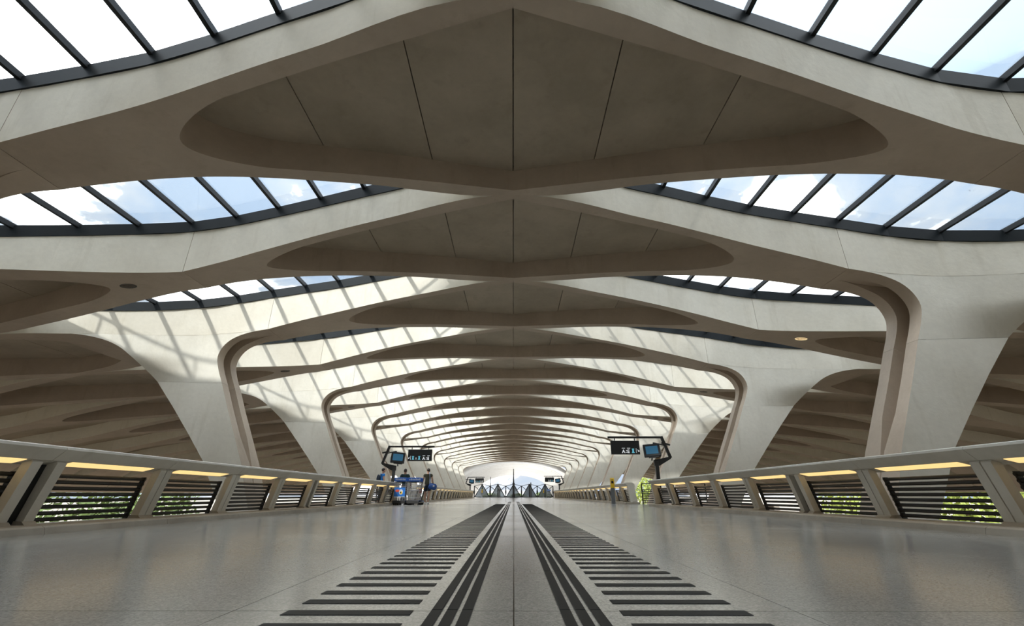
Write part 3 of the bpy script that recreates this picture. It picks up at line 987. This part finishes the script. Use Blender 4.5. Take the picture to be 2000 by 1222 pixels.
for q in range(3):
    trolley(-5.17, 22.55 + .30 * q, '%s luggage trolley of the left nested row%s' % (TP[q], ', with a blue poster' if q == 0 else ', behind the poster trolley'), q == 0)
for q in range(3):
    trolley(-4.57, 22.65 + .30 * q, '%s luggage trolley of the right nested row beside the woman' % TP[q], False)
trolley(5.3, 74, 'distant blue luggage trolley right of the gate', False)

# ------------------------------------------------------------------ people
def skin_mesh(name, verts, edges, radii, root=0, sub=2, mat=None):
    me = bpy.data.meshes.new(name); me.from_pydata(verts, edges, []); me.update()
    o = bpy.data.objects.new(name, me); C.objects.link(o)
    md = o.modifiers.new('skin', 'SKIN'); md.use_smooth_shade = True
    md.branch_smoothing = 0.6
    for i, v in enumerate(me.skin_vertices[0].data):
        r = radii[i]; v.radius = (r, r) if not isinstance(r, tuple) else r
        v.use_root = (i == root)
    ss = o.modifiers.new('sub', 'SUBSURF'); ss.levels = sub; ss.render_levels = sub
    bpy.context.view_layer.update()
    out = bpy.data.meshes.new_from_object(o.evaluated_get(bpy.context.evaluated_depsgraph_get()))
    bpy.data.objects.remove(o); bpy.data.meshes.remove(me)
    out.polygons.foreach_set('use_smooth', [True] * len(out.polygons))
    out.materials.clear()
    if mat: out.materials.append(M[mat])
    out.name = name
    return out

def person(x, y, z, hgt, label, rz, stride, shirt, pants, skin, sleeves=.5, shorts=False, arms=((.10, .0), (.10, .0)), head_turn=0):
    """figure facing +y before rz; stride = forward swing of the left leg"""
    k = hgt / 1.70
    t = thing('person', label, 'person', (x, y, z), None, rz)
    J = {}
    lean = .03
    J['pel'] = (0, 0, .93); J['bel'] = (0, .01, 1.06); J['che'] = (0, lean, 1.27); J['nb'] = (0, lean, 1.39); J['nk'] = (0, lean + .01, 1.455); J['hd0'] = (0, lean + .03, 1.53); J['hd1'] = (0, lean + .03, 1.61)
    for s, n in ((-1, 'l'), (1, 'r')):
        f = stride * (1 if s < 0 else -1)
        J['hip' + n] = (s * .09, 0, .88)
        lift = max(0, -f) * .12
        J['kn' + n] = (s * .095, f * .55 + .03, .49 + lift * .3)
        J['an' + n] = (s * .09, f * 1.0 - (.03 if f < 0 else 0), .085 + lift)
        J['to' + n] = (s * .10, f * 1.0 + .14, .035 + lift * .3)
        sw, fw = arms[0] if s < 0 else arms[1]
        J['sh' + n] = (s * .17, lean, 1.385)
        J['el' + n] = (s * (.215 + sw * .5), lean - .02 + fw * .5, 1.11)
        J['wr' + n] = (s * (.225 + sw), lean + .05 + fw, .88)
        J['ha' + n] = (s * (.225 + sw), lean + .07 + fw, .80)
    names = list(J); idx = {n: i for i, n in enumerate(names)}
    rad = {'pel': (.15, .105), 'bel': (.135, .10), 'che': (.155, .11), 'nb': (.10, .075), 'nk': .052, 'hd0': (.070, .085), 'hd1': (.068, .082)}
    for n in 'lr':
        rad.update({'hip' + n: .085, 'kn' + n: .056, 'an' + n: .038, 'to' + n: .035, 'sh' + n: .058, 'el' + n: .040, 'wr' + n: .028, 'ha' + n: .032})
    E = [('pel', 'bel'), ('bel', 'che'), ('che', 'nb'), ('nb', 'nk'), ('nk', 'hd0'), ('hd0', 'hd1')]
    for n in 'lr': E += [('pel', 'hip' + n), ('hip' + n, 'kn' + n), ('kn' + n, 'an' + n), ('an' + n, 'to' + n), ('nb', 'sh' + n), ('sh' + n, 'el' + n), ('el' + n, 'wr' + n), ('wr' + n, 'ha' + n)]
    sc = lambda p: (p[0] * k, p[1] * k, p[2] * k)
    rs = lambda r: tuple(q * k for q in r) if isinstance(r, tuple) else r * k
    # fingers: five short chains rooted in each palm
    V = [sc(J[n]) for n in names]; RD = [rs(rad[n]) for n in names]; ED = [(idx[a], idx[b]) for a, b in E]
    body = link('body', skin_mesh('body', V, ED, RD, idx['pel'], 2, skin), t)
    for n, s in (('l', -1), ('r', 1)):
        hx, hy, hz = J['ha' + n]
        for q, (dy, L) in enumerate(((.030, .06), (.010, .075), (-.010, .07), (-.028, .055))):
            fv = [sc((hx, hy + dy, hz - .01)), sc((hx - s * .004, hy + dy * 1.1 + .01, hz - .03 - L * .5)), sc((hx - s * .018, hy + dy * 1.1 + .02, hz - .03 - L))]
            link('finger', skin_mesh('finger', fv, [(0, 1), (1, 2)], [.009 * k, .0085 * k, .0075 * k], 0, 1, skin), body)
        fv = [sc((hx, hy + .03, hz + .02)), sc((hx - s * .015, hy + .055, hz - .01)), sc((hx - s * .02, hy + .06, hz - .04))]
        link('thumb', skin_mesh('thumb', fv, [(0, 1), (1, 2)], [.010 * k, .009 * k, .008 * k], 0, 1, skin), body)
    # shirt
    def sub(nms, eds, extra, mat, nm, root, push=1.12, add=.008, pts={}):
        loc = {n: i for i, n in enumerate(nms)}
        vv = [sc(pts.get(n, J.get(n))) for n in nms]
        rr = []
        for n in nms:
            r = extra.get(n, rad.get(n))
            rr.append(rs(tuple(q * push + add for q in r) if isinstance(r, tuple) else r * push + add))
        return link(nm, skin_mesh(nm, vv, [(loc[a], loc[b]) for a, b in eds], rr, loc[root], 2, mat), t)
    lp = lambda a, b, q: tuple(J[a][i] * (1 - q) + J[b][i] * q for i in range(3))
    pts = {'sl': lp('shl', 'ell', sleeves), 'sr': lp('shr', 'elr', sleeves), 'hem': (0, 0, .85), 'col': (0, lean + .005, 1.445), 'ml': lp('nb', 'shl', .55), 'mr': lp('nb', 'shr', .55)}
    sub(['hem', 'bel', 'che', 'nb', 'ml', 'mr', 'shl', 'shr', 'sl', 'sr', 'col'], [('hem', 'bel'), ('bel', 'che'), ('che', 'nb'), ('nb', 'ml'), ('nb', 'mr'), ('ml', 'shl'), ('mr', 'shr'), ('shl', 'sl'), ('shr', 'sr'), ('nb', 'col')],
        {'hem': (.158, .118), 'sl': .056, 'sr': .056, 'nb': (.12, .085), 'ml': .075, 'mr': .075, 'shl': .068, 'shr': .068, 'col': .062}, shirt, 'shirt', 'che', pts=pts)
    q = .55 if shorts else 1.0
    pts = {'top': (0, 0, 1.0), 'kl': lp('hipl', 'knl', .75), 'kr': lp('hipr', 'knr', .75)}
    if shorts:
        sub(['top', 'pel', 'hipl', 'hipr', 'kl', 'kr'], [('top', 'pel'), ('pel', 'hipl'), ('pel', 'hipr'), ('hipl', 'kl'), ('hipr', 'kr')],
            {'top': (.150, .115), 'kl': .085, 'kr': .085, 'hipl': .095, 'hipr': .095}, pants, 'shorts', 'pel', pts=pts)
    else:
        pts.update({'al': lp('knl', 'anl', .92), 'ar': lp('knr', 'anr', .92)})
        sub(['top', 'pel', 'hipl', 'hipr', 'knl', 'knr', 'al', 'ar'], [('top', 'pel'), ('pel', 'hipl'), ('pel', 'hipr'), ('hipl', 'knl'), ('hipr', 'knr'), ('knl', 'al'), ('knr', 'ar')],
            {'top': (.135, .10), 'al': .055, 'ar': .055, 'hipl': .095, 'hipr': .095}, pants, 'trousers', 'pel', pts=pts)
    for n in 'lr':
        a, b = J['an' + n], J['to' + n]
        mb = MB().tube([sc((a[0], a[1] - .06, a[2] - .045)), sc((a[0], a[1], a[2] - .03)), sc((b[0], b[1], b[2] + .005)), sc((b[0], b[1] + .07, b[2]))], [.034 * k, .046 * k, .042 * k, .026 * k], 10)
        mb.build('shoe', 'white_paint', t)
    # head details
    hd = J['hd1']
    hr = MB()
    hr.ellipsoid(sc((hd[0], hd[1] - .014, hd[2] + .012)), (.083 * k, .098 * k, .092 * k), 14, 10)
    hr.build('hair', 'hair', t)
    fc = MB().ellipsoid(sc((0, hd[1] + .03, hd[2] - .035)), (.068 * k, .075 * k, .095 * k), 12, 10)
    fc.add([sc(p) for p in ((-.014, hd[1] + .098, hd[2] - .05), (.014, hd[1] + .098, hd[2] - .05), (0, hd[1] + .125, hd[2] - .05), (0, hd[1] + .098, hd[2] - .005))], [(0, 1, 2), (0, 2, 3), (1, 3, 2), (0, 3, 1)])
    fo_ = fc.build('face', skin, body)
    for s in (-1, 1):
        MB().ellipsoid(sc((s * .028, hd[1] + .098, hd[2] - .015)), (.010 * k, .006 * k, .006 * k), 8, 6).build('eye', 'sign_black', body)
        MB().ellipsoid(sc((s * .075, hd[1] + .01, hd[2] - .03)), (.012 * k, .022 * k, .032 * k), 8, 6).build('ear', skin, body)
    MB().ellipsoid(sc((0, hd[1] + .098, hd[2] - .085)), (.024 * k, .006 * k, .006 * k), 8, 6).build('mouth', 'red', body)
    return t, J, k

wx, wy = -4.25, 24.0
person(wx, wy, 0.0, 1.66, 'woman in olive shirt and dark shorts walking away with a blue bag', R(4), .16, 'olive', 'navy', 'skin', .45, True, ((.07, .02), (.06, -.03)))
bag = thing('shoulder_bag', 'blue duffel bag slung on the hip of the walking woman', 'bag', (wx + .25, wy - .12, .66))
b_ = MB().bevbox(-.20, .20, -.11, .11, 0, .29, .075).build('body', 'bag_blue', bag, (0, 0, 0), (0, R(12), 0), 80)
MB().tube([(-.14, .04, .28), (-.13, .00, .50), (-.145, -.06, .73), (-.17, .03, .80), (-.17, .11, .73), (-.14, .13, .50), (-.10, .08, .28)], .022, 8).build('strap', 'strap', bag)
MB().ellipsoid((.09, -.105, .17), (.05, .02, .04), 12, 8).build('pocket_flap', 'white_paint', bag)
MB().tube([(-.13, -.02, .262), (0, -.03, .302), (.13, -.02, .262)], .010, 6).build('zip', 'navy', bag)
hb = MB().prism([(-.06, 0), (.06, 0), (.075, .15), (.04, .20), (-.04, .20), (-.075, .15)], -.03, .03)
hb.tube([(-.04, 0, .19), (0, 0, .28), (.04, 0, .19)], .008, 6)
tag(hb.build('hand_bag', 'red', None, (wx - .33, wy + .02, .50)), 'small red bag in the left hand of the walking woman', 'bag')

person(-7.25, 26.6, 0.0, 1.80, 'man in bright blue shirt walking behind the left railing', R(-62), .12, 'blue_cloth', 'navy', 'skin', .5, False, ((.05, .05), (.05, .1)))
rk = MB().ellipsoid((0, 0, .20), (.15, .10, .22), 14, 10)
t = thing('backpack', 'dark blue backpack on the man in the blue shirt', 'backpack', (-7.41, 26.49, 1.05), None, R(-62))
rk.build('body', 'navy', t)
for s in (-1, 1): MB().tube([(s * .10, .08, .36), (s * .10, .17, .42), (s * .10, .28, .30), (s * .10, .26, .12), (s * .11, .10, .04)], .016, 6).build('strap', 'navy', t)
person(-6.05, 26.9, 0.0, 1.78, 'man in dark teal shirt seen from behind the trolleys', R(10), .05, 'teal', 'navy', 'skin_dark', .6, False)
person(-2.75, 95.0, 0.0, 1.80, 'distant person in black behind the glass gate', R(180), .03, 'sign_black', 'sign_black', 'skin_dark', .9, False)

# ------------------------------------------------------------------ glass gate at the far end
YG = 90.0
PKS = [-5.8, -2.9, 0, 2.9, 5.8]
gate = thing('glass_gate', 'row of black framed triangular glass panels closing the far end', 'gate', (0, YG, 0))
for px in PKS:
    f = MB()
    f.bar((-1.36, 0, .06), (0, 0, 2.25), .10, .15); f.bar((1.36, 0, .06), (0, 0, 2.25), .10, .15); f.bar((-1.34, 0, .06), (1.34, 0, .06), .10, .12)
    t = f.build('triangular_panel', 'black_metal', gate, (px, 0, 0), smooth=False)
    MB().prism([(-1.28, .1), (1.28, .1), (0, 2.15)], -.01, .01).build('pane', 'gate_glass', t, smooth=False)
    MB().bar((0, 0, .0), (0, 0, 2.30), .18, .14).build('mullion', 'black_metal', t, smooth=False)
    for s in (-1, 1):
        MB().bar((s * 1.43, 0, 1.95), (0, 0, 2.27), .07, .08).build('tie', 'black_metal', t, smooth=False)
        MB().bar((s * 1.43, 0, 1.95), (s * .62, 0, 1.30), .09, .10).build('brace', 'black_metal', t, smooth=False)
for px in [-7.25, -4.35, -1.45, 1.45, 4.35, 7.25]:
    t = MB().prism([(-.10, 0), (.10, 0), (.08, .5), (.14, .75), (.14, 1.05), (.08, 1.3), (.07, 1.98), (-.07, 1.98), (-.08, 1.3), (-.14, 1.05), (-.14, .75), (-.08, .5)], -.08, .08).build('post', 'black_metal', gate, (px, 0, 0), smooth=False)
    MB().bevbox(-.18, .18, -.15, .15, 0, .03, .005).build('base_plate', 'black_metal', t)
def mast(x, y, h, w, label):
    t = thing('mast', label, 'mast', (x, y, 0))
    MB().tube([(0, 0, 0), (0, 0, h * .45), (0, 0, h * .62), (0, 0, h)], [w, w * .8, w * .55, w * .35], 10).build('shaft', 'black_metal', t)
    MB().bevbox(-w * 1.6, w * 1.6, -w * 1.6, w * 1.6, 0, .12, .02).build('base', 'black_metal', t)
    MB().tube([(0, 0, h * .44), (0, 0, h * .50)], w * 1.1, 10).build('collar', 'black_metal', t)
mast(0.0, 89.3, 4.9, .20, 'tall thin black mast in front of the central gate panel')
MB().prism([(-.30, 0), (.30, 0), (.10, .85), (-.10, .85)], -.2, .2).build('mast_base', 'black_metal', bpy.data.objects['mast'], (0, 0, 0))
mast(-4.35, 91.5, 3.6, .13, 'thin dark mast behind the second gate post')
mast(3.25, 91.5, 2.6, .22, 'short dark mast behind the gate right of centre')

# ------------------------------------------------------------------ bright vault beyond the gate
VP = [(0, 6.25), (3, 6.08), (6, 5.5), (8.5, 4.6), (10.3, 3.3), (11.4, 1.6), (12.2, -1.0), (12.8, -6.6)]
def vault_mesh(sp):
    hi = resample(VP, 26)
    pts = [(-p.x, p.y) for p in reversed(hi)][:-1] + [(p.x, p.y) for p in hi]
    n = len(pts); vs = []; fs = []
    for i, p in enumerate(pts):
        a = Vector(pts[max(i - 1, 0)]); b = Vector(pts[min(i + 1, n - 1)])
        d = (b - a).normalized(); nr = Vector((-d.y, d.x))
        o = Vector(p) + nr * 1.15
        vs += [(p[0], -.16, p[1]), (p[0], .16, p[1]), (o.x, .16, o.y), (o.x, -.16, o.y)]
    for i in range(n - 1):
        for j in range(4):
            fs.append((i * 4 + j, i * 4 + (j + 1) % 4, (i + 1) * 4 + (j + 1) % 4, (i + 1) * 4 + j))
    fs += [(0, 1, 2, 3), tuple((n - 1) * 4 + j for j in range(4))]
    k0 = len(vs)  # top flange added to keep sky light off the rib faces
    for i in range(n):
        a, o = Vector(vs[i * 4]), Vector(vs[i * 4 + 3])
        d = (o - a).normalized()
        for q, yy in ((0, -1.15), (0, 1.15), (.12, 1.15), (.12, -1.15)):
            p = o + d * q; vs.append((p.x, yy, p.z))
    for i in range(n - 1):
        for j in range(4):
            fs.append((k0 + i * 4 + j, k0 + i * 4 + (j + 1) % 4, k0 + (i + 1) * 4 + (j + 1) % 4, k0 + (i + 1) * 4 + j))
    fs += [(k0, k0 + 1, k0 + 2, k0 + 3), tuple(k0 + (n - 1) * 4 + j for j in range(4))]
    return mesh_of('arch_rib', vs, fs, 'vault', 30)
vm = vault_mesh(1)
for i in range(15):
    o = link('arch_rib', vm, None, (0, 95.5 + 4.2 * i, 0))
    tag(o, '%s white arch rib of the bright far vault, counted from the gate' % ORD[i + 1], 'arch', 'white arch ribs of the far vault')

# ------------------------------------------------------------------ outside: trees, train
def tree(x, y, h, r, mat, label, zbase=-6.6):
    t = thing('tree', label, 'tree', (x, y, zbase), 'trees outside the hall')
    rr = random.Random(int(x * 13 + y * 7))
    MB().tube([(0, 0, 0), (rr.uniform(-.2, .2), rr.uniform(-.2, .2), h * .3), (rr.uniform(-.4, .4), rr.uniform(-.4, .4), h * .7)], [.25, .18, .08], 8).build('trunk', 'bark', t)
    mb = MB()
    for q in range(2600 if y > 100 else 900):
        u = rr.uniform(-1, 1); a = rr.uniform(0, 2 * math.pi); s = rr.random() ** .4
        c = Vector((r * s * math.sqrt(1 - u * u) * math.cos(a), r * s * math.sqrt(1 - u * u) * math.sin(a), h * .62 + h * .36 * s * u))
        d = Vector((rr.uniform(-1, 1), rr.uniform(-1, 1), rr.uniform(-1, 1))).normalized()
        e = d.orthogonal().normalized(); f = d.cross(e); w = rr.uniform(.2, .4) * (1.15 if y > 100 else 1)
        mb.add([c - e * w, c + f * w * .5, c + e * w, c - f * w * .5], [(0, 1, 2, 3)])
    me = bpy.data.meshes.new('crown'); me.from_pydata(mb.v, [], mb.f); me.materials.append(M[mat])
    link('crown', me, t)
spots = [(-26, 250, 9, 6, 'leaf', 'distant tree left behind the glass gate'),
         (-12, 262, 8.2, 6, 'leaf', 'distant tree left of centre behind the glass gate'),
         (2, 255, 8.0, 6, 'leaf', 'distant tree at the centre behind the glass gate'),
         (16, 258, 8.8, 6, 'leaf', 'distant tree right of centre behind the glass gate'),
         (30, 250, 9.2, 6, 'leaf', 'distant tree right behind the glass gate'),
         (38.0, 138, 13.5, 6.5, 'leaf_bright', 'yellow green tree seen through the gap in the right railing')]
rt = random.Random(3)
for i in range(5):
    spots.append((-37.5 - rt.random() * 3, 24 + i * 7.6 + rt.random(), 8.2 + rt.random(), 3.3, 'leaf', '%s green tree from the camera outside the left wall' % ORD[i + 1]))
    spots.append((37.5 + rt.random() * 3, 26 + i * 7.6 + rt.random(), 8.2 + rt.random(), 3.3, 'leaf_bright', '%s yellow green tree from the camera outside the right wall' % ORD[i + 1]))
for a in spots: tree(*a)

def train(x, y0, n, label):
    t = thing('train', label, 'train', (x, y0, -6.6))
    for c in range(n):
        yy = c * 18.4
        b = MB().prism([(-1.4, .9), (-1.45, 1.2), (-1.45, 2.9), (-1.2, 3.6), (-.6, 3.9), (.6, 3.9), (1.2, 3.6), (1.45, 2.9), (1.45, 1.2), (1.4, .9)], yy, yy + 18.0).build('carriage', 'train_white', t)
        for w in range(9):
            for s in (-1, 1):
                MB().box(s * 1.44 - .02, s * 1.44 + .03 * s + .02, yy + 1.0 + w * 1.85, yy + 2.3 + w * 1.85, 2.0, 2.8).build('window', 'train_glass', b, smooth=False)
        for q in (2.5, 15.5):
            MB().bevbox(-1.2, 1.2, yy + q - 1.3, yy + q + 1.3, .1, .95, .1).build('bogie', 'black_metal', t)
train(-14.0, 2.0, 3, 'white train with dark windows on the left track below the concourse')
